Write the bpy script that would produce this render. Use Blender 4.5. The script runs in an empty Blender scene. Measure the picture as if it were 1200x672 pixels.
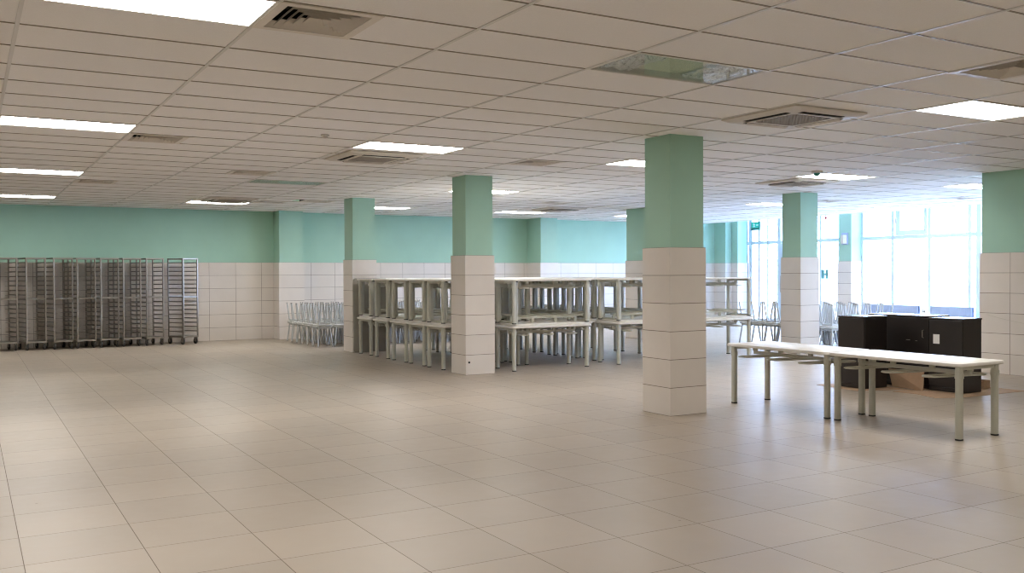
import bpy, bmesh, math, random
from mathutils import Vector, Matrix
random.seed(7)
COL = bpy.context.scene.collection
PI = math.pi

# ------------------------------------------------------------------ mesh helpers
def box(bm, x0, x1, y0, y1, z0, z1):
    v = [bm.verts.new(p) for p in ((x0,y0,z0),(x1,y0,z0),(x1,y1,z0),(x0,y1,z0),(x0,y0,z1),(x1,y0,z1),(x1,y1,z1),(x0,y1,z1))]
    return [bm.faces.new([v[i] for i in f]) for f in ((0,3,2,1),(4,5,6,7),(0,1,5,4),(1,2,6,5),(2,3,7,6),(3,0,4,7))]

def bbox(bm, x0, x1, y0, y1, z0, z1, r=.004, seg=2):
    b2 = bmesh.new(); box(b2, x0,x1,y0,y1,z0,z1)
    bmesh.ops.bevel(b2, geom=b2.edges[:], offset=r, segments=seg, profile=.5, affect='EDGES')
    merge(bm, b2)

def merge(bm, b2, mat=None):
    if mat is not None: bmesh.ops.transform(b2, matrix=mat, verts=b2.verts[:])
    m = bpy.data.meshes.new('tmp'); b2.to_mesh(m); b2.free(); bm.from_mesh(m); bpy.data.meshes.remove(m)

def prism(bm, pts, z0, z1):
    lo = [bm.verts.new((x,y,z0)) for x,y in pts]; hi = [bm.verts.new((x,y,z1)) for x,y in pts]
    n = len(pts)
    bm.faces.new(lo[::-1]); bm.faces.new(hi)
    for i in range(n): bm.faces.new((lo[i], lo[(i+1)%n], hi[(i+1)%n], hi[i]))

def rrect(w, l, r, seg=5, cx=0, cy=0):
    out = []
    for sx, sy, a in ((1,1,0),(-1,1,90),(-1,-1,180),(1,-1,270)):
        for k in range(seg+1):
            t = math.radians(a + 90*k/seg)
            out.append((cx+sx*(w/2-r)+r*math.cos(t), cy+sy*(l/2-r)+r*math.sin(t)))
    return out

def ring(bm, outer, inner, z0, z1):
    n = len(outer)
    a = [[bm.verts.new((x,y,z)) for x,y in L] for L in (outer, inner) for z in (z0, z1)]
    for i in range(n):
        j = (i+1)%n
        bm.faces.new((a[0][i],a[0][j],a[1][j],a[1][i])); bm.faces.new((a[2][j],a[2][i],a[3][i],a[3][j]))
        bm.faces.new((a[1][i],a[1][j],a[3][j],a[3][i])); bm.faces.new((a[0][j],a[0][i],a[2][i],a[2][j]))

def tube(bm, pts, r, n=8, closed=False, r1=None):
    pts = [Vector(p) for p in pts]; m = len(pts); rings = []; nrm = None
    for i, p in enumerate(pts):
        if closed: d = pts[(i+1)%m] - pts[i-1]
        else: d = pts[min(i+1,m-1)] - pts[max(i-1,0)]
        d.normalize()
        if nrm is None:
            nrm = d.cross(Vector((0,0,1)) if abs(d.z) < .9 else Vector((1,0,0)))
        nrm = (nrm - d*nrm.dot(d)).normalized(); b = d.cross(nrm)
        rr = r if r1 is None else r + (r1-r)*i/(m-1)
        rings.append([bm.verts.new(p + (nrm*math.cos(2*PI*k/n) + b*math.sin(2*PI*k/n))*rr) for k in range(n)])
    for i in range(m if closed else m-1):
        A, B = rings[i], rings[(i+1)%m]
        for k in range(n): bm.faces.new((A[k], A[(k+1)%n], B[(k+1)%n], B[k]))
    if not closed: bm.faces.new(rings[0][::-1]); bm.faces.new(rings[-1])

def lathe(bm, prof, n=24, c=(0,0,0)):
    rings = [[bm.verts.new((c[0]+r*math.cos(2*PI*k/n), c[1]+r*math.sin(2*PI*k/n), c[2]+z)) for k in range(n)] for r, z in prof]
    for A, B in zip(rings, rings[1:]):
        for k in range(n): bm.faces.new((A[k], A[(k+1)%n], B[(k+1)%n], B[k]))
    bm.faces.new(rings[0][::-1]); bm.faces.new(rings[-1])

def mesh(bm, m, smooth=False):
    bmesh.ops.recalc_face_normals(bm, faces=bm.faces[:])
    me = bpy.data.meshes.new('m'); bm.to_mesh(me); bm.free()
    for mm in (m if isinstance(m, (list,tuple)) else [m]): me.materials.append(mm)
    if smooth:
        for p in me.polygons: p.use_smooth = True
        me.set_sharp_from_angle(angle=math.radians(35))
    return me

def obj(name, bm, m, parent=None, smooth=False):
    me = mesh(bm, m, smooth) if isinstance(bm, bmesh.types.BMesh) else bm
    me.name = name
    o = bpy.data.objects.new(name, me); COL.objects.link(o)
    if parent is not None: o.parent = parent
    return o

def tag(o, label, cat, group=None, kind=None):
    if label: o['label'] = label
    o['category'] = cat
    if group: o['group'] = group
    if kind: o['kind'] = kind
    return o

def thing(name, label, cat, loc=(0,0,0), rz=0, group=None, kind=None):
    o = bpy.data.objects.new(name, None); COL.objects.link(o)
    o.empty_display_size = .1
    o.location = loc; o.rotation_euler = (0,0,rz)
    return tag(o, label, cat, group, kind)

def dup(root, loc, rot=(0,0,0), label=None, group=None):
    r = root.copy(); COL.objects.link(r); r.location = loc; r.rotation_euler = rot
    if label: r['label'] = label
    if group: r['group'] = group
    for ch in list(root.children):
        c = ch.copy(); COL.objects.link(c); c.parent = r
        for g in list(ch.children):
            d = g.copy(); COL.objects.link(d); d.parent = c
    return r

ORD = ['first','second','third','fourth','fifth','sixth','seventh','eighth','ninth','tenth','eleventh','twelfth','thirteenth','fourteenth']

# ------------------------------------------------------------------ materials
def lin(c):
    return tuple((x/255/12.92 if x/255 <= .04045 else ((x/255+.055)/1.055)**2.4) for x in c)

class M:
    """small node builder"""
    def __init__(s, name):
        s.m = bpy.data.materials.new(name); s.m.use_nodes = True
        s.t = s.m.node_tree; s.n = s.t.nodes; s.b = s.n['Principled BSDF']; s.out = s.n['Material Output']
    def link(s, a, b): s.t.links.new(a, b)
    def math(s, op, a, b=None, c=None):
        n = s.n.new('ShaderNodeMath'); n.operation = op
        for i, v in enumerate((a, b, c)):
            if v is None: continue
            if isinstance(v, (int, float)): n.inputs[i].default_value = v
            else: s.link(v, n.inputs[i])
        return n.outputs[0]
    def pos(s):
        g = s.n.new('ShaderNodeNewGeometry'); x = s.n.new('ShaderNodeSeparateXYZ'); s.link(g.outputs['Position'], x.inputs[0])
        return g.outputs['Position'], x.outputs[0], x.outputs[1], x.outputs[2]
    def line(s, c, off, per, w):
        f = s.math('FRACT', s.math('DIVIDE', s.math('SUBTRACT', c, off), per))
        d = s.math('ABSOLUTE', s.math('SUBTRACT', f, .5))
        return s.math('GREATER_THAN', d, .5 - w/per/2)
    def cell(s, c, off, per): return s.math('FLOOR', s.math('DIVIDE', s.math('SUBTRACT', c, off), per))
    def noise(s, scale, detail=3, vec=None, rough=.5):
        n = s.n.new('ShaderNodeTexNoise'); n.inputs['Scale'].default_value = scale; n.inputs['Detail'].default_value = detail
        n.inputs['Roughness'].default_value = rough
        if vec is not None: s.link(vec, n.inputs['Vector'])
        return n.outputs['Fac']
    def mix(s, f, a, b):
        n = s.n.new('ShaderNodeMix'); n.data_type = 'RGBA'
        if isinstance(f, (int,float)): n.inputs[0].default_value = f
        else: s.link(f, n.inputs[0])
        for i, v in ((6,a),(7,b)):
            if isinstance(v, tuple): n.inputs[i].default_value = (*v,1) if len(v) == 3 else v
            else: s.link(v, n.inputs[i])
        return n.outputs[2]
    def remap(s, v, a, b):
        n = s.n.new('ShaderNodeMapRange'); n.inputs[1].default_value = .3; n.inputs[2].default_value = .7
        n.inputs[3].default_value = a; n.inputs[4].default_value = b; s.link(v, n.inputs[0]); return n.outputs[0]
    def bump(s, h, dist=.002, strength=.5):
        n = s.n.new('ShaderNodeBump'); n.inputs['Distance'].default_value = dist; n.inputs['Strength'].default_value = strength
        s.link(h, n.inputs['Height']); s.link(n.outputs[0], s.b.inputs['Normal'])
    def set(s, **k):
        for a, v in k.items():
            i = s.b.inputs[a.replace('_',' ')]
            if hasattr(v, 'links') or isinstance(v, bpy.types.NodeSocket): s.link(v, i)
            elif isinstance(v, tuple): i.default_value = (*v,1)
            else: i.default_value = v
        return s

def plain(name, rgb, rough=.5, metal=0, var=.06, scale=6, spec=.5):
    a = M(name); p,_,_,_ = a.pos(); tc = a.n.new('ShaderNodeTexCoord')
    c = lin(rgb); n = a.noise(scale, 3, tc.outputs['Object'])
    a.set(Base_Color=a.mix(a.remap(n,0,1), tuple(x*(1-var) for x in c), tuple(min(1,x*(1+var)) for x in c)),
          Roughness=a.remap(n, max(0,rough-.05), rough+.05), Metallic=metal)
    a.b.inputs['Specular IOR Level'].default_value = spec
    return a.m

def tile_mat(name, axes, rgb=(214,205,196), zoff=0.0):
    a = M(name); p,x,y,z = a.pos()
    g = a.line(z, zoff, .3, .007)
    cells = a.cell(z, zoff, .3)
    if 'X' in axes: g = a.math('MAXIMUM', g, a.line(x, .0, .6, .007)); cells = a.math('ADD', cells, a.math('MULTIPLY', a.cell(x,.0,.6), 7.3))
    if 'Y' in axes: g = a.math('MAXIMUM', g, a.line(y, .44, .6, .007)); cells = a.math('ADD', cells, a.math('MULTIPLY', a.cell(y,.44,.6), 7.3))
    w = a.n.new('ShaderNodeTexWhiteNoise'); w.noise_dimensions = '1D'; a.link(cells, w.inputs['W'])
    n = a.noise(3, 4, p)
    c = lin(rgb)
    base = a.mix(a.math('MULTIPLY', a.math('ADD', w.outputs['Value'], a.remap(n,0,1)), .5), tuple(v*.93 for v in c), tuple(v*1.03 for v in c))
    a.set(Base_Color=a.mix(g, base, lin((128,116,104))), Roughness=a.math('ADD', a.math('MULTIPLY', g, .4), .3))
    a.bump(a.math('SUBTRACT', 1, g), .0015, .6)
    return a.m

def make_floor_mat():
    a = M('floor_tile'); p,x,y,z = a.pos()
    ox, oy, s = .245, 6.177-.6*20, .6
    g = a.math('MAXIMUM', a.line(x, ox, s, .0045), a.line(y, oy, s, .0045))
    cv = a.n.new('ShaderNodeCombineXYZ'); a.link(a.cell(x,ox,s), cv.inputs[0]); a.link(a.cell(y,oy,s), cv.inputs[1])
    w = a.n.new('ShaderNodeTexWhiteNoise'); w.noise_dimensions = '3D'; a.link(cv.outputs[0], w.inputs['Vector'])
    n1 = a.noise(1.3, 4, p); n2 = a.noise(9, 5, p, .6)
    f = a.math('ADD', a.math('MULTIPLY', w.outputs['Value'], .45), a.math('ADD', a.math('MULTIPLY', a.remap(n1,0,1), .3), a.math('MULTIPLY', a.remap(n2,0,1), .25)))
    c = lin((170,157,142))
    base = a.mix(f, tuple(v*.86 for v in c), tuple(v*1.08 for v in c))
    # small scuffs and specks of dirt
    vo = a.n.new('ShaderNodeTexVoronoi'); vo.inputs['Scale'].default_value = 2.2; a.link(p, vo.inputs['Vector'])
    sp = a.math('MULTIPLY', a.math('LESS_THAN', vo.outputs['Distance'], .022), .5)
    base = a.mix(sp, base, lin((90,78,68)))
    a.set(Base_Color=a.mix(a.math('MULTIPLY', g, .8), base, lin((92,80,70))), Roughness=a.math('ADD', a.math('MULTIPLY', g, .4), a.remap(n2, .35, .44)))
    a.b.inputs['Specular IOR Level'].default_value = .38
    a.bump(a.math('SUBTRACT', 1, g), .001, .5)
    return a.m

def make_panel_mat():
    a = M('mineral_fibre_panel'); p,x,y,z = a.pos()
    n = a.noise(140, 2, p); n2 = a.noise(.7, 3, p)
    cv = a.n.new('ShaderNodeCombineXYZ'); a.link(a.cell(x,.271-1.2*20,1.2), cv.inputs[0]); a.link(a.cell(y,6.188-.6*40,.6), cv.inputs[1])
    w = a.n.new('ShaderNodeTexWhiteNoise'); w.noise_dimensions = '3D'; a.link(cv.outputs[0], w.inputs['Vector'])
    c = lin((240,238,236))
    f = a.math('ADD', a.math('MULTIPLY', w.outputs['Value'], .5), a.math('MULTIPLY', a.remap(n,0,1), .5))
    a.set(Base_Color=a.mix(f, tuple(v*.93 for v in c), tuple(v*1.02 for v in c)), Roughness=.85)
    a.bump(n, .0015, .3)
    return a.m

def emit(name, rgb, s):
    a = M(name); a.set(Base_Color=tuple(.8*c for c in rgb), Emission_Color=rgb); a.b.inputs['Emission Strength'].default_value = s
    return a.m

def glass(name, tint=(.95,.98,1), refl=.5):
    a = M(name); a.n.remove(a.b)
    t = a.n.new('ShaderNodeBsdfTransparent'); t.inputs[0].default_value = (*tint,1)
    g = a.n.new('ShaderNodeBsdfGlossy'); g.inputs['Roughness'].default_value = .03
    f = a.n.new('ShaderNodeFresnel'); f.inputs[0].default_value = 1.35
    mx = a.n.new('ShaderNodeMixShader'); a.link(a.math('MULTIPLY', f.outputs[0], refl), mx.inputs[0]); a.link(t.outputs[0], mx.inputs[1]); a.link(g.outputs[0], mx.inputs[2])
    a.link(mx.outputs[0], a.out.inputs[0])
    return a.m

MAT = dict(
    floor=make_floor_mat(), panel=make_panel_mat(),
    tile_c=tile_mat('clad_tile_courses', ''), tile_x=tile_mat('wall_tile_along_x', 'X'), tile_y=tile_mat('wall_tile_along_y', 'Y'),
    mint=plain('mint_paint', (160,197,178), .6, var=.03, scale=2, spec=.3),
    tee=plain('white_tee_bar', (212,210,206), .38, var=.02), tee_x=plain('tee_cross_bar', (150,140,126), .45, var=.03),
    white=plain('white_enamel', (226,224,218), .4, var=.02), offwhite=plain('aged_white_plastic', (205,198,188), .45, var=.03),
    louvre=plain('louvre_paint', (220,213,203), .45, var=.03), grille=plain('grille_plastic', (168,162,154), .6, var=.05),
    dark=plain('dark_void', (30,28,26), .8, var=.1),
    lamp=emit('lamp_diffuser', (1.0,.98,.94), 27.5),
    top=plain('pale_laminate', (224,219,211), .38, var=.03, scale=4), edge=plain('laminate_edge', (190,182,168), .5, var=.04),
    leg=plain('grey_powder_coat', (186,184,170), .4, var=.04), foot=plain('black_glide', (32,31,30), .6, var=.05),
    seat=plain('grey_seat', (196,197,196), .4, var=.05), rod=plain('chromed_grey_tube', (190,191,190), .35, metal=.15, var=.05),
    steel=plain('stainless_steel', (160,153,143), .38, metal=.85, var=.08, scale=14), castor=plain('castor_rubber', (54,52,50), .6, var=.05),
    cab=plain('dark_brown_laminate', (34,27,24), .4, var=.12, scale=3), cabtop=plain('cabinet_top', (70,64,62), .22, var=.05),
    card=plain('corrugated_cardboard', (172,143,116), .85, var=.08, scale=9), paper=plain('white_sticker', (232,230,226), .6, var=.02),
    pvc=plain('white_window_frame', (196,212,226), .35, var=.02), glass=glass('window_glass'), acrylic=glass('lamp_cover', (.97,.98,.97), .45),
    foil=plain('crinkled_reflector', (225,225,225), .3, metal=.3, var=.2, scale=30), trayg=plain('reflected_green_tray', (232,234,208), .5, var=.03),  # tray's pale green paints in the mint column reflected by the cover
    green=emit('exit_sign_face', (.02,.40,.30), .5), teal=plain('teal_plastic', (40,120,110), .5, var=.05), signw=plain('sign_white', (235,240,238), .5, var=.01),
    board=plain('tabletop_underside', (150,145,134), .55, var=.05),
    rad=plain('shaded_radiator_enamel', (160,174,200), .4, var=.02), facade=None, ground=plain('pale_paving', (205,205,205), .8, var=.05, scale=2),  # radiators: blue-grey shade against the windows is mixed into the white enamel
    red=plain('red_plastic', (170,60,50), .5, var=.05), black=plain('black_plastic', (25,24,24), .5, var=.05),
    label_teal=plain('teal_sticker', (110,170,170), .6, var=.03),
)
def make_facade():
    a = M('facade_siding'); p,x,y,z = a.pos()
    g = a.line(z, 0, .45, .05)
    n = a.noise(1.5, 3, p)
    a.set(Base_Color=a.mix(g, a.mix(a.remap(n,0,1), lin((228,226,224)), lin((238,237,236))), lin((150,150,152))), Roughness=.8)
    return a.m
MAT['facade'] = make_facade()

H = 3.0
LX0, LY0 = .271, 6.188          # ceiling grid origin
def gx(i): return LX0 + 1.2*i
def gy(j): return LY0 + .6*j

# ------------------------------------------------------------------ room shell
XW, XE, YS, YN = -6.0, 20.8, -3.0, 22.1
def struct(name, bm, m, label, cat, parent=None):
    o = obj(name, bm, m, parent)
    if parent is None: tag(o, label, cat, kind='structure')
    return o

b = bmesh.new(); box(b, XW, XE+.3, YS, YN+.3, -.12, 0)
struct('floor', b, MAT['floor'], 'beige square floor tiles across the whole hall', 'floor')

# fixtures in the ceiling: lamps fill a 1.2 x 0.6 panel, diffusers and other units 0.6 or more
lamp_on = [(0,-2),(0,6),(0,14),(0,22),(3,6),(3,22),(6,-2),(6,6),(6,14),(6,22),(9,6),(9,22),(12,6),(12,14),(12,22),(15,14),(-3,-2),(-3,6),
           (0,-10),(3,-10),(6,-10)]
lamp_off = [(3,-2),(3,14)]
vents = [(1.471,-2),(1.471,7),(1.471,16),(3.271,12),(6.271,7),(6.271,-4),(10.471,17),(15.271,12),(17.071,9),(5.871,20),(5.071,21)]
skip = set()
def cellkey(x, y): return (round((x-LX0)/.6), round((y-LY0)/.6))
for i, j in lamp_on+lamp_off:
    k = cellkey(gx(i), gy(j)); skip.add(k); skip.add((k[0]+1, k[1]))
for x, j in vents: skip.add(cellkey(x, gy(j)))
XC = 19.5                        # the suspended ceiling stops short of the glazing
cb = bmesh.new()
ix0, ix1 = math.floor((XW-LX0)/.6), math.ceil((XC-LX0)/.6)
jy0, jy1 = math.floor((YS-LY0)/.6), math.ceil((YN-LY0)/.6)
for i in range(ix0, ix1):
    for j in range(jy0, jy1):
        if (i, j) in skip: continue
        x0, x1 = max(LX0+.6*i, XW), min(LX0+.6*(i+1), XC); y0, y1 = max(LY0+.6*j, YS), min(LY0+.6*(j+1), YN)
        if x1 > x0 and y1 > y0: box(cb, x0, x1, y0, y1, H+.004, H+.02)
struct('ceiling', cb, MAT['panel'], 'suspended ceiling of off-white mineral fibre panels', 'ceiling')
b = bmesh.new()
i = math.ceil((XW-LX0)/1.2)
while gx(i) < XC:
    box(b, gx(i)-.012, gx(i)+.012, YS, YN, H-.002, H+.006); i += 1
struct('trim_1', b, MAT['tee'], 'long white tee bars of the ceiling grid', 'ceiling grid')
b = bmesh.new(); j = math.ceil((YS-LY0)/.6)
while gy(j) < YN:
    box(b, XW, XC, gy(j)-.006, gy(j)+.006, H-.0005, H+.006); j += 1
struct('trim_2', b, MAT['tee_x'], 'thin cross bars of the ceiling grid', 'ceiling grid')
b = bmesh.new(); box(b, XW, XE+.3, YS, YN+.3, 3.5, 3.65)
struct('ceiling_slab', b, MAT['white'], 'concrete slab above the suspended ceiling', 'ceiling')
b = bmesh.new(); box(b, XC, XC+.02, 8.4, YN, H-.002, 3.5)
struct('trim_3', b, MAT['white'], 'white edge board where the ceiling stops before the windows', 'trim')

def two_tone(name, x0, x1, y0, y1, tile, label, cat='wall', z1=3.5, inset=(1,1,1,1), t=.02):
    """painted mass with a tiled lower part standing 2 cm proud on the chosen sides (-x, +x, -y, +y)"""
    b = bmesh.new(); box(b, x0, x1, y0, y1, 0, z1)
    o = struct(name, b, MAT['mint'], label, cat)
    b = bmesh.new(); a = [t*k for k in inset]
    box(b, x0-a[0], x1+a[1], y0-a[2], y1+a[3], .0005, 1.8)
    obj('tile_cladding', b, MAT[tile], o)
    return o
two_tone('wall_back', XW, XE+.3, YN, YN+.3, 'tile_x', 'mint green back wall with white tiles up to head height', inset=(0,0,1,0))
two_tone('wall_left', XW-.3, XW, YS, YN, 'tile_y', 'mint green side wall with white tiles', inset=(0,1,0,0))
two_tone('wall_front', XW, XE+.3, YS-.3, YS, 'tile_x', 'mint green wall behind the viewer', inset=(0,0,0,1))
two_tone('wall_right', 13.25, 13.7, YS, 8.70, 'tile_y', 'mint and tiled wall end beside the dark cabinets', inset=(1,0,0,1))
two_tone('wall_end', 13.7, XE+.3, 8.1, 8.4, 'tile_x', 'tiled wall closing the window bay', inset=(0,0,0,1))

def column(x0, x1, y0, y1, label):
    return two_tone('column', x0, x1, y0, y1, 'tile_c', label, 'column')
column(6.47, 6.93, 7.79, 8.22, 'square mint and tiled column nearest the viewer')
column(6.47, 6.93, 12.52, 12.96, 'square mint column standing at the front of the stacked tables')
column(6.47, 6.93, 17.28, 17.74, 'square mint column at the far left corner of the stacked tables')
column(13.40, 13.85, 12.40, 12.85, 'square mint column in front of the glass door')
column(13.40, 13.85, 17.00, 17.72, 'wide mint column behind the stacked tables')
column(20.38, 20.78, 17.10, 17.52, 'mint column with a sounder box standing against the windows')
column(20.38, 20.78, 21.36, 21.80, 'mint column in the corner beside the windows')
column(6.30, 6.86, 21.62, 22.12, 'mint pilaster on back wall beside the tray racks')
column(13.32, 13.85, 21.40, 22.12, 'mint pilaster in the middle of the back wall')
column(20.12, 20.37, 21.62, 22.12, 'narrow mint pilaster at the window end of the back wall')

# ------------------------------------------------------------------ glazing along the right side
def window(n, y0, y1, mull, label, zt=2.40, sash=None, door=None):
    t = thing('window_%d' % n, label, 'window', kind='structure')
    X0, X1 = XE-.035, XE+.035
    b = bmesh.new()
    box(b, X0,X1, y0,y0+.06, 0,3.5); box(b, X0,X1, y1-.06,y1, 0,3.5)
    box(b, X0,X1, y0+.06,y1-.06, 3.42,3.5); box(b, X0,X1, y0+.06,y1-.06, 0,.07)
    box(b, X0,X1, y0+.06,y1-.06, zt-.045,zt+.045)
    obj('frame', b, MAT['pvc'], t)
    for y, w in mull:
        b = bmesh.new(); box(b, X0+.004,X1-.004, y-w/2,y+w/2, .07, 3.42); obj('mullion', b, MAT['pvc'], t)
    if sash:
        a, c = sash; b = bmesh.new()
        for q in ((a,a+.07,zt+.17,3.2),(c-.13,c,zt+.17,3.2),(a,c,zt+.046,zt+.17),(a,c,3.2,3.3)):
            box(b, X0-.03,X0-.001, *q)
        s = obj('sash', b, MAT['pvc'], t)
        b = bmesh.new(); bbox(b, X0-.07,X0-.03, c-.04,c-.015, zt+.35,zt+.5, .005); obj('handle', b, MAT['offwhite'], s)
    b = bmesh.new(); box(b, XE-.004,XE+.004, y0+.05,y1-.05, .06,3.43)
    obj('pane', b, MAT['glass'], t)
    return t
window(4, 8.4, 13.72, [(9.9,.05),(11.2,.05),(12.5,.05)], 'tall window mostly hidden behind the tiled wall end')
window(1, 13.72, 17.10, [(13.95,.07),(15.04,.08),(16.11,.07)], 'tall bright window above the dark cabinets with an opening top sash', sash=(15.1,16.0))
window(2, 17.50, 19.05, [(18.5,.06)], 'narrow bright window between the two columns')
window(3, 20.05, 21.40, [(20.5,.05),(20.87,.06),(21.22,.12)], 'bright window in the far corner under the exit sign')
# door leaf between windows 3 and 4
t = thing('door_1', 'pale blue framed glass door beside the second tiled column', 'door', kind='structure')
b = bmesh.new()
box(b, XE-.04,XE+.04, 19.05,19.12, 0,3.5); box(b, XE-.04,XE+.04, 19.98,20.05, 0,3.5); box(b, XE-.04,XE+.04, 19.12,19.98, 2.37,2.43); box(b, XE-.04,XE+.04, 19.12,19.98, 3.42,3.5)
obj('frame', b, MAT['pvc'], t)
b = bmesh.new()
for q in ((19.13,19.24,.02,2.36),(19.86,19.97,.02,2.36),(19.24,19.86,.02,.24),(19.24,19.86,2.24,2.36)): box(b, XE-.06,XE-.005, *q)
leaf = obj('leaf', b, MAT['pvc'], t)
b = bmesh.new(); tube(b, [(XE-.07,19.9,.9),(XE-.12,19.9,.93),(XE-.12,19.9,1.4),(XE-.07,19.9,1.43)], .014, 8); obj('handle', b, MAT['steel'], leaf, True)
b = bmesh.new(); box(b, XE-.035,XE-.027, 19.23,19.87, .23,2.25); box(b, XE-.004,XE+.004, 19.11,19.99, 2.43,3.43); obj('pane', b, MAT['glass'], t)

# outside
b = bmesh.new(); box(b, XE+.3, 60, -20, 70, -.3, -.15)
tag(obj('ground', b, MAT['ground']), 'pale paved ground outside the windows', 'ground', kind='structure')
b = bmesh.new(); box(b, 33, 39, -10, 60, -.15, 2.0); box(b, 32.9, 39.1, -10.1, 60.1, 2.0, 2.1)
tag(obj('facade', b, MAT['facade']), 'low pale clad building across the yard, bleached by daylight', 'building', kind='structure')

# ------------------------------------------------------------------ ceiling lights
def lamp_parts(root):
    b = bmesh.new()
    for q in ((.0,1.2,0,.022),(.0,1.2,.578,.6),(0,.022,.022,.578),(1.178,1.2,.022,.578)): box(b, *q, -.004, .03)
    obj('frame', b, MAT['white'], root)
    b = bmesh.new(); box(b, .02,1.18, .02,.58, -.001,.012); obj('diffuser', b, MAT['lamp'], root)
lamp_lab = {
 (0,-2):'large lit ceiling light cut by the top edge, nearest the viewer', (0,6):'lit ceiling light second in the row along the left edge',
 (0,14):'lit ceiling light third in the row along the left edge', (0,22):'lit ceiling light at far left end close to the back wall',
 (3,6):'lit ceiling light beside the air conditioner left of the second column', (3,22):'lit ceiling light partly covered by a cassette near the tray racks',
 (6,-2):'bright ceiling light at the right edge above the tiled wall end', (6,6):'lit ceiling light touching the top left of the nearest column',
 (6,14):'lit ceiling light just right of the column amid the tables', (6,22):'lit ceiling light just right of the far left column',
 (9,6):'lit ceiling light over the column before the glass door', (9,22):'thin lit ceiling light near the middle of the back wall',
 (12,6):'lit ceiling light cut off by the tiled wall end', (12,14):'lit ceiling light left of the column before the glass door',
 (12,22):'thin lit ceiling light beside the wide column at the back', (15,14):'pale lit ceiling light close to the tall window',
 (-3,-2):'ceiling light out to the left of the view', (-3,6):'second ceiling light out to the left of the view',
 (0,-10):'ceiling light behind the viewer', (3,-10):'second ceiling light behind the viewer', (6,-10):'third ceiling light behind the viewer'}
proto = None
for i, j in lamp_on:
    loc = (gx(i), gy(j), H)
    if proto is None:
        proto = thing('ceiling_light', lamp_lab[(i,j)], 'ceiling light', loc, 0, 'lit panel lights in the ceiling'); lamp_parts(proto)
    else: dup(proto, loc, label=lamp_lab[(i,j)])
for (i, j), lab in zip(lamp_off, ('unlit ceiling light with a clear cover, large, above the nearest column','unlit ceiling light with reflected green painted into its tray, far back between two vents')):
    t = thing('ceiling_light', lab, 'ceiling light', (gx(i), gy(j), H), 0, 'unlit panel lights in the ceiling')
    b = bmesh.new()
    for q in ((.0,1.2,0,.018),(.0,1.2,.582,.6),(0,.018,.018,.582),(1.182,1.2,.018,.582)): box(b, *q, -.004, .09)
    obj('frame', b, MAT['white'], t)
    b = bmesh.new(); box(b, .018,1.182, .018,.582, .05,.055); obj('gear_tray', b, MAT['trayg'], t)
    for x0, x1 in ((.02,.36),(.84,1.18)):
        b = bmesh.new(); n = 14; rows = []
        for k in range(n+1):
            rows.append([b.verts.new((x0+(x1-x0)*k/n, .02+.56*m/10, .012+.03*random.random())) for m in range(11)])
        for k in range(n):
            for m in range(10): b.faces.new((rows[k][m],rows[k+1][m],rows[k+1][m+1],rows[k][m+1]))
        obj('reflector', b, MAT['foil'], t)
    b = bmesh.new(); box(b, .02,1.18,.02,.58,0,.004); obj('cover', b, MAT['acrylic'], t)

# ------------------------------------------------------------------ air vents
def vent_parts(root):
    b = bmesh.new(); s = .6
    ring(b, rrect(.6,.6,.002,1,.3,.3), rrect(.49,.49,.002,1,.3,.3), -.006, .01); obj('frame', b, MAT['louvre'], root)
    for k in range(5):
        w = .49 - k*.088
        b = bmesh.new()
        o_, i_ = rrect(w-.006,w-.006,.002,1,.3,.3), rrect(w-.056,w-.056,.002,1,.3,.3)
        n = len(o_)
        A = [b.verts.new((x,y,-.004)) for x,y in o_]; B = [b.verts.new((x,y,.032)) for x,y in i_]
        A2 = [b.verts.new((x,y,-.002)) for x,y in o_]; B2 = [b.verts.new((x,y,.034)) for x,y in i_]
        for q in range(n):
            r = (q+1)%n
            for f in ((A[q],A[r],B[r],B[q]),(A2[r],A2[q],B2[q],B2[r]),(A[r],A[q],A2[q],A2[r]),(B[q],B[r],B2[r],B2[q])): b.faces.new(f)
        obj('louvre', b, MAT['louvre'], root)
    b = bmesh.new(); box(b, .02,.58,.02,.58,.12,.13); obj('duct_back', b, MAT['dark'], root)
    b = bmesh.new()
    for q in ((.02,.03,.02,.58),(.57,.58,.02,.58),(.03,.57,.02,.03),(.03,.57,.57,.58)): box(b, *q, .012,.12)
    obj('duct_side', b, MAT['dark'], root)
vent_lab = ['large square air vent beside the nearest ceiling light','square air vent beside the second light along the left edge','small air vent beside the third light along the left edge',
 'air vent left of the greenish unlit ceiling light','air vent between the two nearer mint columns','air vent cut by the right edge near the top',
 'faint air vent over the tables near back wall','faint air vent beyond the column before the glass door','faint air vent by the tall window and the tiled wall end',
 'faint air vent just left of the far left column','faint air vent right of the cassette near the racks']
proto = None
for (x, j), lab in zip(vents, vent_lab):
    if proto is None:
        proto = thing('air_vent', lab, 'air vent', (x, gy(j), H), 0, 'square ceiling air vents'); vent_parts(proto)
    else: dup(proto, (x, gy(j), H), label=lab)

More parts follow.
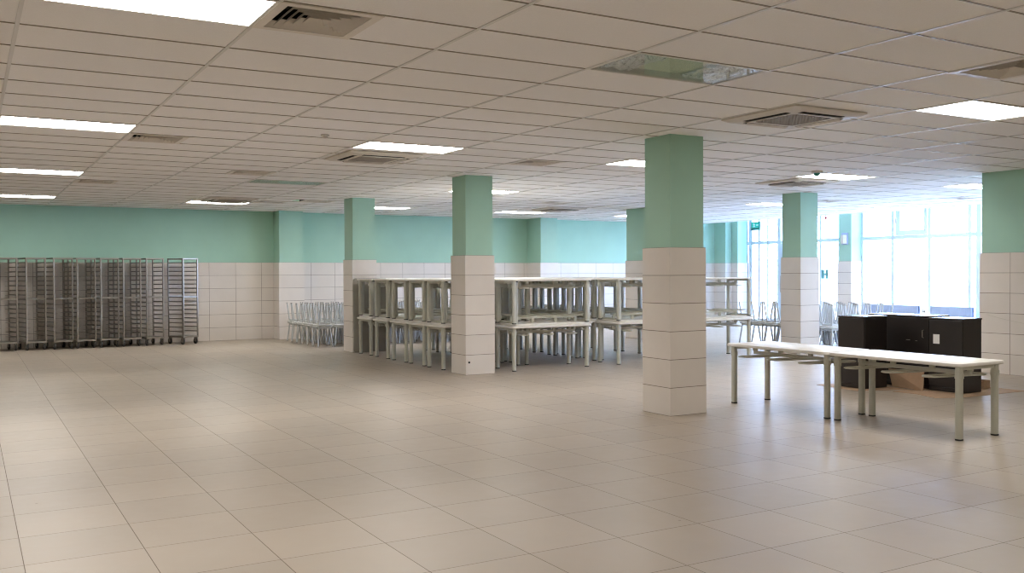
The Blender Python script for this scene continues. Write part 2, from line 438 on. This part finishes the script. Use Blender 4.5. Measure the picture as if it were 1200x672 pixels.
# ------------------------------------------------------------------ ceiling cassettes (air conditioners)
def cassette_parts(root):
    b = bmesh.new()
    o1, o2, o3, hole = rrect(.95,.95,.03,5), rrect(.95,.95,.03,5), rrect(.87,.87,.06,5), rrect(.52,.52,.07,5)
    L = [[b.verts.new((x,y,z)) for x,y in p] for p, z in ((o1,.0),(o2,-.014),(o3,-.034),(hole,-.038),(hole,-.02))]
    n = len(o1)
    for A, B in zip(L, L[1:]):
        for k in range(n): b.faces.new((A[k],A[(k+1)%n],B[(k+1)%n],B[k]))
    b.faces.new(L[0])
    obj('housing', b, MAT['offwhite'], root, True)
    b = bmesh.new(); prism(b, rrect(.515,.515,.07,5), -.034, -.024)
    for k in range(13):
        y = -.235 + k*.039
        box(b, -.245,.245, y-.004,y+.004, -.04,-.034)
    for k in range(13):
        x = -.235 + k*.039
        box(b, x-.004,x+.004, -.245,.245, -.039,-.0345)
    obj('intake_grille', b, MAT['grille'], root)
    for k in range(4):
        b = bmesh.new(); b2 = bmesh.new(); box(b2, -.27,.27,-.375,-.315,-.0385,-.0335)
        merge(b, b2, Matrix.Rotation(k*PI/2,4,'Z')); s = obj('outlet_slot', b, MAT['dark'], root)
        b = bmesh.new(); b2 = bmesh.new(); box(b2, -.265,.265,-.018,.018,-.002,.002)
        merge(b, b2, Matrix.Rotation(k*PI/2,4,'Z') @ Matrix.Translation((0,-.335,-.044)) @ Matrix.Rotation(.35,4,'X')); obj('flap', b, MAT['offwhite'], s)
cas = [((6.75,6.34),'large ceiling cassette air conditioner right of the nearest column'),((4.42,11.06),'ceiling cassette air conditioner below a lit panel left of second column'),
       ((11.75,10.95),'ceiling cassette air conditioner above the column before the glass door'),((4.47,18.75),'ceiling cassette covering part of a light near the tray racks'),
       ((11.8,18.15),'faint ceiling cassette over the middle of the back wall')]
proto = None
for (x, y), lab in cas:
    if proto is None:
        proto = thing('air_conditioner', lab, 'air conditioner', (x,y,H), 0, 'ceiling cassette air conditioners'); cassette_parts(proto)
    else: dup(proto, (x,y,H), label=lab)

# small ceiling devices
t = thing('smoke_detector', 'small round smoke detector on the ceiling above the left cassette', 'smoke detector', (3.28,9.56,H))
b = bmesh.new(); lathe(b, [(.038,-.015),(.044,-.009),(.044,0)], 20); obj('base', b, MAT['offwhite'], t, True)
b = bmesh.new(); lathe(b, [(.018,-.038),(.026,-.034),(.028,-.016)], 20); obj('sensor_head', b, MAT['offwhite'], t, True)
t = thing('indicator_lamp', 'small teal lamp on the ceiling by the light over the door column', 'lamp', (10.73,9.62,H))
b = bmesh.new(); bbox(b, -.06,.06,-.06,.06,-.03,0,.008); obj('base', b, MAT['offwhite'], t)
b = bmesh.new(); lathe(b, [(.02,-.075),(.04,-.06),(.045,-.03)], 16); obj('lens', b, MAT['teal'], t, True)
t = thing('fire_detector', 'small reddish detector hanging at the ceiling edge before the windows', 'detector', (19.4,17.1,H))
b = bmesh.new(); lathe(b, [(.02,-.11),(.035,-.09),(.03,-.05),(.012,-.045),(.012,0)], 14); obj('body', b, MAT['red'], t, True)
b = bmesh.new(); lathe(b, [(.05,-.012),(.05,0)], 14); obj('base', b, MAT['offwhite'], t, True)

# exit sign over the glass door: green box with white figure and arrow
t = thing('exit_sign', 'green and white exit sign hanging in front of the corner window', 'sign', (20.36,20.58,2.80), PI/2)
b = bmesh.new(); bbox(b, -.17,.17,-.025,.025,.0,.21,.006); obj('case', b, MAT['teal'], t)
b = bmesh.new(); box(b, -.15,.15,.025,.029,.035,.19); obj('face', b, MAT['green'], t)
b = bmesh.new()
box(b, -.13,-.06,.029,.032,.10,.125); prism(b, [(-.06,.029),(-.06,.032),(-.059,.032),(-.059,.029)], .085,.14)
box(b, .03,.05,.029,.032,.10,.15); box(b, .0,.03,.029,.032,.125,.14); box(b, .05,.09,.029,.032,.125,.135); box(b, .015,.035,.029,.032,.06,.10); box(b, .05,.07,.029,.032,.055,.10)
lathe(b, [(.013,-.013),(.013,.013)], 10, (.045,.031,.168))
obj('pictogram', b, MAT['signw'], t)
b = bmesh.new(); box(b, -.17,.17,-.03,.03,-.035,-.002); obj('lower_bar', b, MAT['teal'], t)
b = bmesh.new(); tube(b, [(-.1,0,.2),(-.1,0,.7)], .006, 6); tube(b, [(.1,0,.2),(.1,0,.7)], .006, 6); obj('suspension_rod', b, MAT['steel'], t)
# sounder box on window column
t = thing('sounder', 'pale alarm sounder box on the mint column by the windows', 'alarm', (20.38,17.3,2.4))
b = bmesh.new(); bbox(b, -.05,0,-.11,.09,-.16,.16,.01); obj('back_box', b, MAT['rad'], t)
b = bmesh.new(); prism(b, [(-.05,-.09),(-.14,-.05),(-.14,.03),(-.05,.07)], -.13,.1); obj('horn', b, MAT['offwhite'], t)
# sticker on the window between the columns
t = thing('glass_sticker', 'small teal sticker on the glass between the two columns', 'sticker', (XE-.008,18.35,1.45))
b = bmesh.new(); box(b, -.002,0,-.12,-.02,-.13,.13); box(b, -.002,0,.02,.12,-.13,.13); box(b, -.002,0,-.02,.02,-.03,.03); obj('letter', b, MAT['label_teal'], t)
# radiators
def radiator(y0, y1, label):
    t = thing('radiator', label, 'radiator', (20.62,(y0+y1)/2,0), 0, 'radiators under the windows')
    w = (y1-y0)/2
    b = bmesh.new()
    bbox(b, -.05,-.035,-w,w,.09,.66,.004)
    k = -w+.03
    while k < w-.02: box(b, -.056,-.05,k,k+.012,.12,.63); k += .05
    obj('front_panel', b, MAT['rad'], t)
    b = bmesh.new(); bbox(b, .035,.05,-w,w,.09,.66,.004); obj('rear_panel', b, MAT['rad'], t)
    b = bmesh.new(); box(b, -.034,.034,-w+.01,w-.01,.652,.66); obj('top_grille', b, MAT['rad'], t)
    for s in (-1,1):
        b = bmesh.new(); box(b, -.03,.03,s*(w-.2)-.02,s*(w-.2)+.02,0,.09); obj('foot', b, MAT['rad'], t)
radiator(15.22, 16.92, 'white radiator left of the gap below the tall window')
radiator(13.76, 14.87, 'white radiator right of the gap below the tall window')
t = thing('power_outlet', 'small twin outlet post between the two radiators', 'outlet', (20.66,15.1,0))
b = bmesh.new(); bbox(b, -.03,.03,-.05,.05,0,.58,.006); obj('post', b, MAT['white'], t)
for y in (-.025,.025):
    b = bmesh.new(); lathe(b, [(.014,-.006),(.014,.006)], 12); me = obj('socket', b, MAT['dark'], t); me.rotation_euler = (0,PI/2,0); me.location = (-.033,y,.52)
# sensor on nearest column, hole cover on the second, cable on tiled wall end
t = thing('wall_hook', 'tiny black hook on the side of the nearest column', 'hook', (6.93,7.95,2.06))
b = bmesh.new(); lathe(b, [(.018,0),(.018,.01)], 12); o = obj('plate', b, MAT['black'], t); o.rotation_euler = (0,PI/2,0)
b = bmesh.new(); tube(b, [(.01,0,0),(.035,0,0),(.04,0,.02)], .007, 6); obj('peg', b, MAT['black'], t)
t = thing('cable_outlet', 'tiny dark cable outlet low on the column among the tables', 'outlet', (6.505,12.50,.19))
b = bmesh.new(); lathe(b, [(.013,0),(.016,.004),(.016,.008)], 12); o = obj('rim', b, MAT['dark'], t); o.rotation_euler = (PI/2,0,0)
b = bmesh.new(); lathe(b, [(.009,.007),(.009,.012)], 12); o = obj('plug', b, MAT['black'], t); o.rotation_euler = (PI/2,0,0)
b = bmesh.new(); tube(b, [(13.222,8.6-.7*k/10,.876-.125*k/10-.012*math.sin(PI*k/10)) for k in range(11)], .003, 6)
tag(obj('cable', b, MAT['edge']), 'thin cable slanting across the tiled wall end', 'cable')

# ------------------------------------------------------------------ canteen tables
TL, TW, TH = 1.48, .70, .70
LXI, LYI = .685, .265
def rounded_top(bm, w, l, r, z0, z1, e=.006):
    prof = [(-e,z0),(0,z0+e),(0,z1-e),(-e*.3,z1-e*.3),(-e,z1)]
    rings = []
    for d, z in prof: rings.append([bm.verts.new((x,y,z)) for x,y in rrect(w+2*d, l+2*d, r+d, 6)])
    n = len(rings[0])
    for A, B in zip(rings, rings[1:]):
        for k in range(n): bm.faces.new((A[k],A[(k+1)%n],B[(k+1)%n],B[k]))
    bm.faces.new(rings[0][::-1]); bm.faces.new(rings[-1])
def make_table():
    t = thing('canteen_table', 'x', 'table')
    b = bmesh.new(); rounded_top(b, TL, TW, .05, TH-.032, TH); obj('tabletop', b, MAT['top'], t, True)
    for sx in (-1,1):
        for sy in (-1,1):
            b = bmesh.new(); prism(b, rrect(.058,.058,.018,3), .012, TH-.026)
            for z in (TH-.14,): box(b, -.034,.034,-.02,.02,z,z+.05)
            l = obj('leg', b, MAT['leg'], t, True); l.location = (sx*LXI, sy*LYI, 0)
            b = bmesh.new(); prism(b, rrect(.062,.062,.02,3), 0, .014); obj('foot_glide', b, MAT['foot'], l)
    b = bmesh.new()
    for s in (-1,1):
        box(b, s*LXI-.012,s*LXI+.012, -LYI+.029,LYI-.029, TH-.066,TH-.026)
    obj('apron_rail', b, MAT['leg'], t)
    b = bmesh.new(); box(b, -.63,.63,-.012,.012,.568,.606)
    for x in (-.615,-.22,.22,.615): box(b, x-.026,x+.026,-.013,.013,.606,TH-.03)
    obj('hanger_bar', b, MAT['leg'], t)
    for x in (-.45,0,.45):
        pts = []
        for cx, a0 in ((.31,-90),(-.31,90)):
            for k in range(9):
                a = math.radians(a0+180*k/8); pts.append((.055*math.sin(a), cx+.055*math.cos(a) , .566))
        pts = []
        for k in range(9): a = PI*k/8; pts.append((x+.075*math.cos(a)+.05, .265+.075*math.sin(a), .557))
        for k in range(9): a = PI+PI*k/8; pts.append((x+.075*math.cos(a)-.05, -.272+.075*math.sin(a), .557))
        b = bmesh.new(); tube(b, pts, .009, 8, closed=True); obj('stool_hanger', b, MAT['leg'], t, True)
    return t
T0 = make_table()
T0.location = (8.01, 5.985, 0); T0.rotation_euler = (0,0,PI/2)
T0['label'] = 'front canteen table, the end nearer the viewer of the long white pair'; T0['group'] = 'canteen tables set end to end in front of the cabinets'
dup(T0, (8.01, 7.49, 0), (0,0,PI/2), 'second canteen table of the long pair, its far end behind the nearest column')

place = []      # (x centre, y centre, row, index)
for k, x0 in enumerate((7.29, 9.30, 10.86)): place.append((x0+TL/2, 12.86, 0, k))
for r in range(5):
    for k, x0 in enumerate((6.46, 8.00, 9.54)):
        place.append((x0+TL/2+random.uniform(-.01,.01)*(k>0), (13.66,14.38,15.12,15.92,16.74)[r], r+1, k))
rown = ['front row','second row','third row','fourth row','fifth row','rearmost row']
for x, y, r, k in place:
    where = '%s stack from the left in the %s' % (ORD[k], rown[r])
    dup(T0, (x, y, 0), (0,0,0), 'grey canteen table standing on the floor, %s' % where, 'canteen tables on the floor')
    dup(T0, (x+.075, y+.075, TH+.0+TH), (PI,0,0), 'canteen table turned upside down mid stack, %s' % where, 'upturned canteen tables in the middle of the stacks')
    dup(T0, (x, y, TH+.034), (0,0,0), 'canteen table on top of the %s' % where, 'canteen tables on top of the stacks')

b = bmesh.new(); b2 = bmesh.new(); rounded_top(b2, .70, 1.44, .05, -.014, .014)
merge(b, b2, Matrix.Translation((6.81,17.238,.723)) @ Matrix.Rotation(PI/2,4,'X'))
tag(obj('spare_tabletop', b, MAT['board'], smooth=True), 'grey spare tabletop standing on end against the far left column', 'tabletop')

# ------------------------------------------------------------------ stools, each with another upside down on it
SH = .44
def make_stool():
    t = thing('stool', 'x', 'stool')
    b = bmesh.new(); prof = [(.0,SH-.03),(.155,SH-.03),(.168,SH-.022),(.17,SH-.01),(.165,SH-.002),(.155,SH)]
    rings = [[b.verts.new((x,y,z)) for x,y in rrect(2*r,2*r,.05+.0*r,3)] for r, z in prof[1:]]
    n = len(rings[0])
    for A, B in zip(rings, rings[1:]):
        for k in range(n): b.faces.new((A[k],A[(k+1)%n],B[(k+1)%n],B[k]))
    b.faces.new(rings[0][::-1]); b.faces.new(rings[-1])
    obj('seat', b, MAT['seat'], t, True)
    for sx in (-1,1):
        for sy in (-1,1):
            b = bmesh.new(); tube(b, [(sx*.115,sy*.115,SH-.03),(sx*.16,sy*.16,.006)], .0145, 8); l = obj('leg', b, MAT['rod'], t, True)
            b = bmesh.new(); tube(b, [(sx*.16,sy*.16,0),(sx*.1585,sy*.1585,.02)], .016, 8); obj('foot_cap', b, MAT['grille'], l)
    b = bmesh.new()
    for s in (-1,1): box(b, -.125,.125, s*.118-.008,s*.118+.008, SH-.06,SH-.03); box(b, s*.118-.008,s*.118+.008, -.11,.11, SH-.06,SH-.03)
    obj('seat_frame', b, MAT['rod'], t)
    return t
S0 = make_stool(); first = True
def stool_cluster(x0, y0, nx, ny, px, py, name):
    global first
    for j in range(ny):
        for i in range(nx):
            x = x0+px*i+random.uniform(-.003,.003); y = y0+py*j+random.uniform(-.003,.003)
            w = '%s from left, %s row, %s' % (ORD[i], ORD[j], name)
            la, lb = 'grey stool on the floor, '+w, 'upturned grey stool, '+w
            if first:
                S0.location = (x,y,0); S0['label'] = la; S0['group'] = 'stools standing in '+name; first = False
            else: dup(S0, (x,y,0), (0,0,random.uniform(-.008,.008)), la, 'stools standing in '+name)
            dup(S0, (x,y,2*SH+.001), (PI,0,random.uniform(-.008,.008)), lb, 'upturned stools in '+name)
stool_cluster(6.46, 19.06, 12, 6, .366, .366, 'back wall cluster')
stool_cluster(14.62, 12.75, 5, 7, .366, .366, 'window cluster')

# ------------------------------------------------------------------ tray racks
RW, RD, RH = .39, .55, 1.885
def make_rack():
    t = thing('tray_rack', 'x', 'tray rack')
    Z0 = .17
    for sx in (0,1):
        for sy in (0,1):
            b = bmesh.new(); x, y = sx*(RW-.028), sy*(RD-.028); bbox(b, x,x+.028,y,y+.028,Z0,RH,.003); obj('post', b, MAT['steel'], t)
    b = bmesh.new(); bbox(b, -.002,RW+.002,-.002,RD+.002,RH-.03,RH,.003); obj('top_panel', b, MAT['steel'], t)
    b = bmesh.new(); bbox(b, .0,RW,.0,RD,Z0-.02,Z0+.012,.003); obj('base_shelf', b, MAT['steel'], t)
    for y in (.004,RD-.024):
        b = bmesh.new(); box(b, .028,RW-.028,y,y+.02,1.03,1.06); obj('cross_brace', b, MAT['steel'], t)
    for k in range(17):
        z = Z0+.10+k*.094
        for s in (0,1):
            b = bmesh.new()
            if s == 0: box(b, .006,.012,.028,RD-.028,z,z+.022); box(b, .012,.09,.028,RD-.028,z,z+.004)
            else: box(b, RW-.012,RW-.006,.028,RD-.028,z,z+.022); box(b, RW-.09,RW-.012,.028,RD-.028,z,z+.004)
            obj('runner', b, MAT['steel'], t)
    for sx in (0,1):
        for sy in (0,1):
            x, y = .03+sx*(RW-.06), .05+sy*(RD-.1)
            b = bmesh.new(); box(b, x-.022,x+.022,y-.022,y+.022,Z0-.026,Z0-.02)
            for s in (-1,1): prism(b, [(x+s*.02-.002,y-.02),(x+s*.02+.002,y-.02),(x+s*.02+.002,y+.045),(x+s*.02-.002,y+.045)], .05, Z0-.026)
            c = obj('castor', b, MAT['steel'], t)
            b = bmesh.new(); b2 = bmesh.new(); lathe(b2, [(.05,-.018),(.062,-.013),(.062,.013),(.05,.018)], 18)
            merge(b, b2, Matrix.Translation((x,y+.02,.062)) @ Matrix.Rotation(PI/2,4,'Y')); obj('wheel', b, MAT['castor'], c, True)
    return t
R0 = None
rx = [(-.05,21.30),(.51,21.30),(1.03,21.30),(1.53,21.30),(1.965,21.30),(2.415,21.30),(2.855,21.30),(3.32,21.30),(4.06,21.22)]
RYAW = math.radians(14)
rl = ['tray rack cut off by the left edge of the view','leftmost fully seen tray rack']
names = ['steel tray rack outside the left edge','steel tray rack cut by the left edge','steel tray rack second from the left edge','steel tray rack third from the left edge','steel tray rack fourth from the left edge',
         'steel tray rack fifth from the left edge','steel tray rack third from the row end','steel tray rack second from the row end','steel tray rack standing apart at the end of the row']
for (x, y), lab in list(zip(rx, names))[1:]:
    if R0 is None:
        R0 = make_rack(); R0.location = (x,y,0); R0.rotation_euler = (0,0,RYAW); R0['label'] = lab; R0['group'] = 'tray racks along the back wall'
    else: dup(R0, (x,y,0), (0,0,RYAW+random.uniform(-.006,.006)+(math.radians(11) if x > 4 else 0)), lab)

# ------------------------------------------------------------------ dark cabinets on flattened cardboard
ZC = .008
def cabinet(x0, x1, y0, y1, h, label, handle=None, sticker=None, slots=False):
    t = thing('cabinet', label, 'cabinet', (x0,y0,ZC), 0, 'dark brown cabinets by the tiled wall end')
    w, d = x1-x0, y1-y0
    b = bmesh.new(); bbox(b, .012,w,0,d,.0,h-.02,.004); obj('body', b, MAT['cab'], t)
    b = bmesh.new(); bbox(b, -.006,w+.006,-.006,d+.006,h-.02,h,.004); obj('top_panel', b, MAT['cabtop'], t)
    b = bmesh.new(); bbox(b, -.006,.011,.004,d-.004,.06,h-.03,.003); dr = obj('door', b, MAT['cab'], t)
    b = bmesh.new(); bbox(b, 0,.011,.004,d-.004,.004,.054,.003); obj('plinth', b, MAT['cab'], t)
    if handle is not None:
        b = bmesh.new(); tube(b, [(-.006,handle,.66),(-.03,handle,.665),(-.03,handle,.755),(-.006,handle,.76)], .005, 8); obj('handle', b, MAT['steel'], dr, True)
    if slots:
        b = bmesh.new(); box(b, -.009,-.0055,.28,.34,.615,.625); box(b, -.009,-.0055,.17,.20,.61,.618); obj('slot_trim', b, MAT['steel'], dr)
    if sticker is not None:
        b = bmesh.new(); box(b, -.0075,-.0055,sticker-.045,sticker+.045,.60,.72); s = obj('sticker', b, MAT['paper'], dr)
    return t
cabinet(10.02,10.46,8.20,8.62,.94,'dark brown cabinet nearest the windows, at the end of the three')
cabinet(10.72,11.12,7.76,8.70,.945,'middle dark brown cabinet set back behind upright cardboard', handle=.08, slots=True)
cabinet(10.66,11.04,7.25,7.72,.93,'dark brown cabinet with a white sticker beside the wall end', sticker=.36)

def sheet(pts, z0, label, t=.004):
    b = bmesh.new(); prism(b, pts, z0, z0+t)
    return tag(obj('cardboard_sheet', b, MAT['card']), label, 'cardboard', 'flattened cardboard under the cabinets')
sheet([(9.84,8.16),(10.5,7.92),(10.62,8.75),(9.92,8.9)], .0005, 'flattened cardboard sheet under the cabinet nearest the windows')
sheet([(10.62,7.05),(11.62,7.02),(11.62,7.45),(11.2,7.8),(10.62,7.74)], .0005, 'flattened cardboard sheet under the cabinet with the sticker')
sheet([(10.2,7.55),(10.06,7.2),(10.48,7.03),(10.6,7.06),(10.6,7.5),(10.58,7.88),(10.16,7.88)], .0005, 'flattened cardboard flap lying out in front of the cabinets')
b = bmesh.new(); prism(b, [(10.64,7.78),(11.2,7.82),(11.2,8.8),(10.66,8.8)], .0005,.0045)
tag(obj('cardboard_sheet', b, MAT['card']), 'flattened cardboard sheet under the middle cabinet', 'cardboard', 'flattened cardboard under the cabinets')
# upright folded cardboard leaning in front of the middle cabinet
t = thing('cardboard_flap', 'upright folded cardboard standing under the front table before the middle cabinet', 'cardboard', (10.57,7.74,.0046))
b = bmesh.new(); v = [b.verts.new(p) for p in ((.0,0,0),(.0,.46,0),(-.03,.50,.24),(.02,0,.24),(.006,0,0),(.006,.46,0),(-.024,.50,.24),(.026,0,.24))]
for f in ((0,1,2,3),(7,6,5,4),(0,3,7,4),(1,5,6,2),(3,2,6,7),(0,4,5,1)): b.faces.new([v[i] for i in f])
obj('front_flap', b, MAT['card'], t)
b = bmesh.new(); box(b, .008,.12,.452,.458,0,.22); obj('side_flap', b, MAT['card'], t)
# small cardboard scrap beside the wall end
t = thing('cardboard_box', 'small open cardboard carton on the floor beside the tiled wall end', 'box', (11.35,7.42,.0046), .2)
b = bmesh.new(); box(b, 0,.2,0,.006,0,.1); box(b, 0,.2,.154,.16,0,.1); box(b, 0,.006,.006,.154,0,.1); box(b, .194,.2,.006,.154,0,.1); box(b, .006,.194,.006,.154,0,.006); obj('carton', b, MAT['card'], t)
b = bmesh.new(); box(b, -.07,0,.01,.15,.097,.101); obj('flap', b, MAT['card'], t)

# ------------------------------------------------------------------ daylight, camera, colour
w = bpy.data.worlds.new('overcast'); bpy.context.scene.world = w; w.use_nodes = True
bg = w.node_tree.nodes['Background']; bg.inputs[0].default_value = (.45,.62,1.0,1); bg.inputs[1].default_value = 25.0
f, yaw, pitch, roll, h = 1100.585, .525987, -.0149742, -.0046710, 1.5395
u = Vector((0,1,0)); v = Vector((1,0,0)); up = Vector((0,0,1))
fu = math.cos(yaw)*u + math.sin(yaw)*v; r = -math.sin(yaw)*u + math.cos(yaw)*v
fw = fu*math.cos(pitch) + up*math.sin(pitch); uu = up*math.cos(pitch) - fu*math.sin(pitch)
r2 = r*math.cos(roll) + uu*math.sin(roll); u2 = uu*math.cos(roll) - r*math.sin(roll)
cam = bpy.data.cameras.new('camera'); co = bpy.data.objects.new('camera', cam); COL.objects.link(co)
Mx = Matrix((r2, u2, -fw)).transposed().to_4x4(); Mx.translation = Vector((0,0,h)); co.matrix_world = Mx
cam.sensor_width = 36; cam.lens = 36*f/1200; cam.clip_start = .05; cam.clip_end = 300
sc = bpy.context.scene; sc.camera = co
sc.view_settings.view_transform = 'Standard'; sc.view_settings.look = 'None'; sc.view_settings.gamma = 1; sc.view_settings.use_curve_mapping = False
sc.view_settings.exposure = 0.0
try:
    sc.cycles.filter_width = 1.1
    sc.cycles.use_denoising = True; sc.cycles.max_bounces = 10; sc.cycles.diffuse_bounces = 6; sc.cycles.transparent_max_bounces = 16
    sc.cycles.sample_clamp_indirect = 12
except Exception: pass
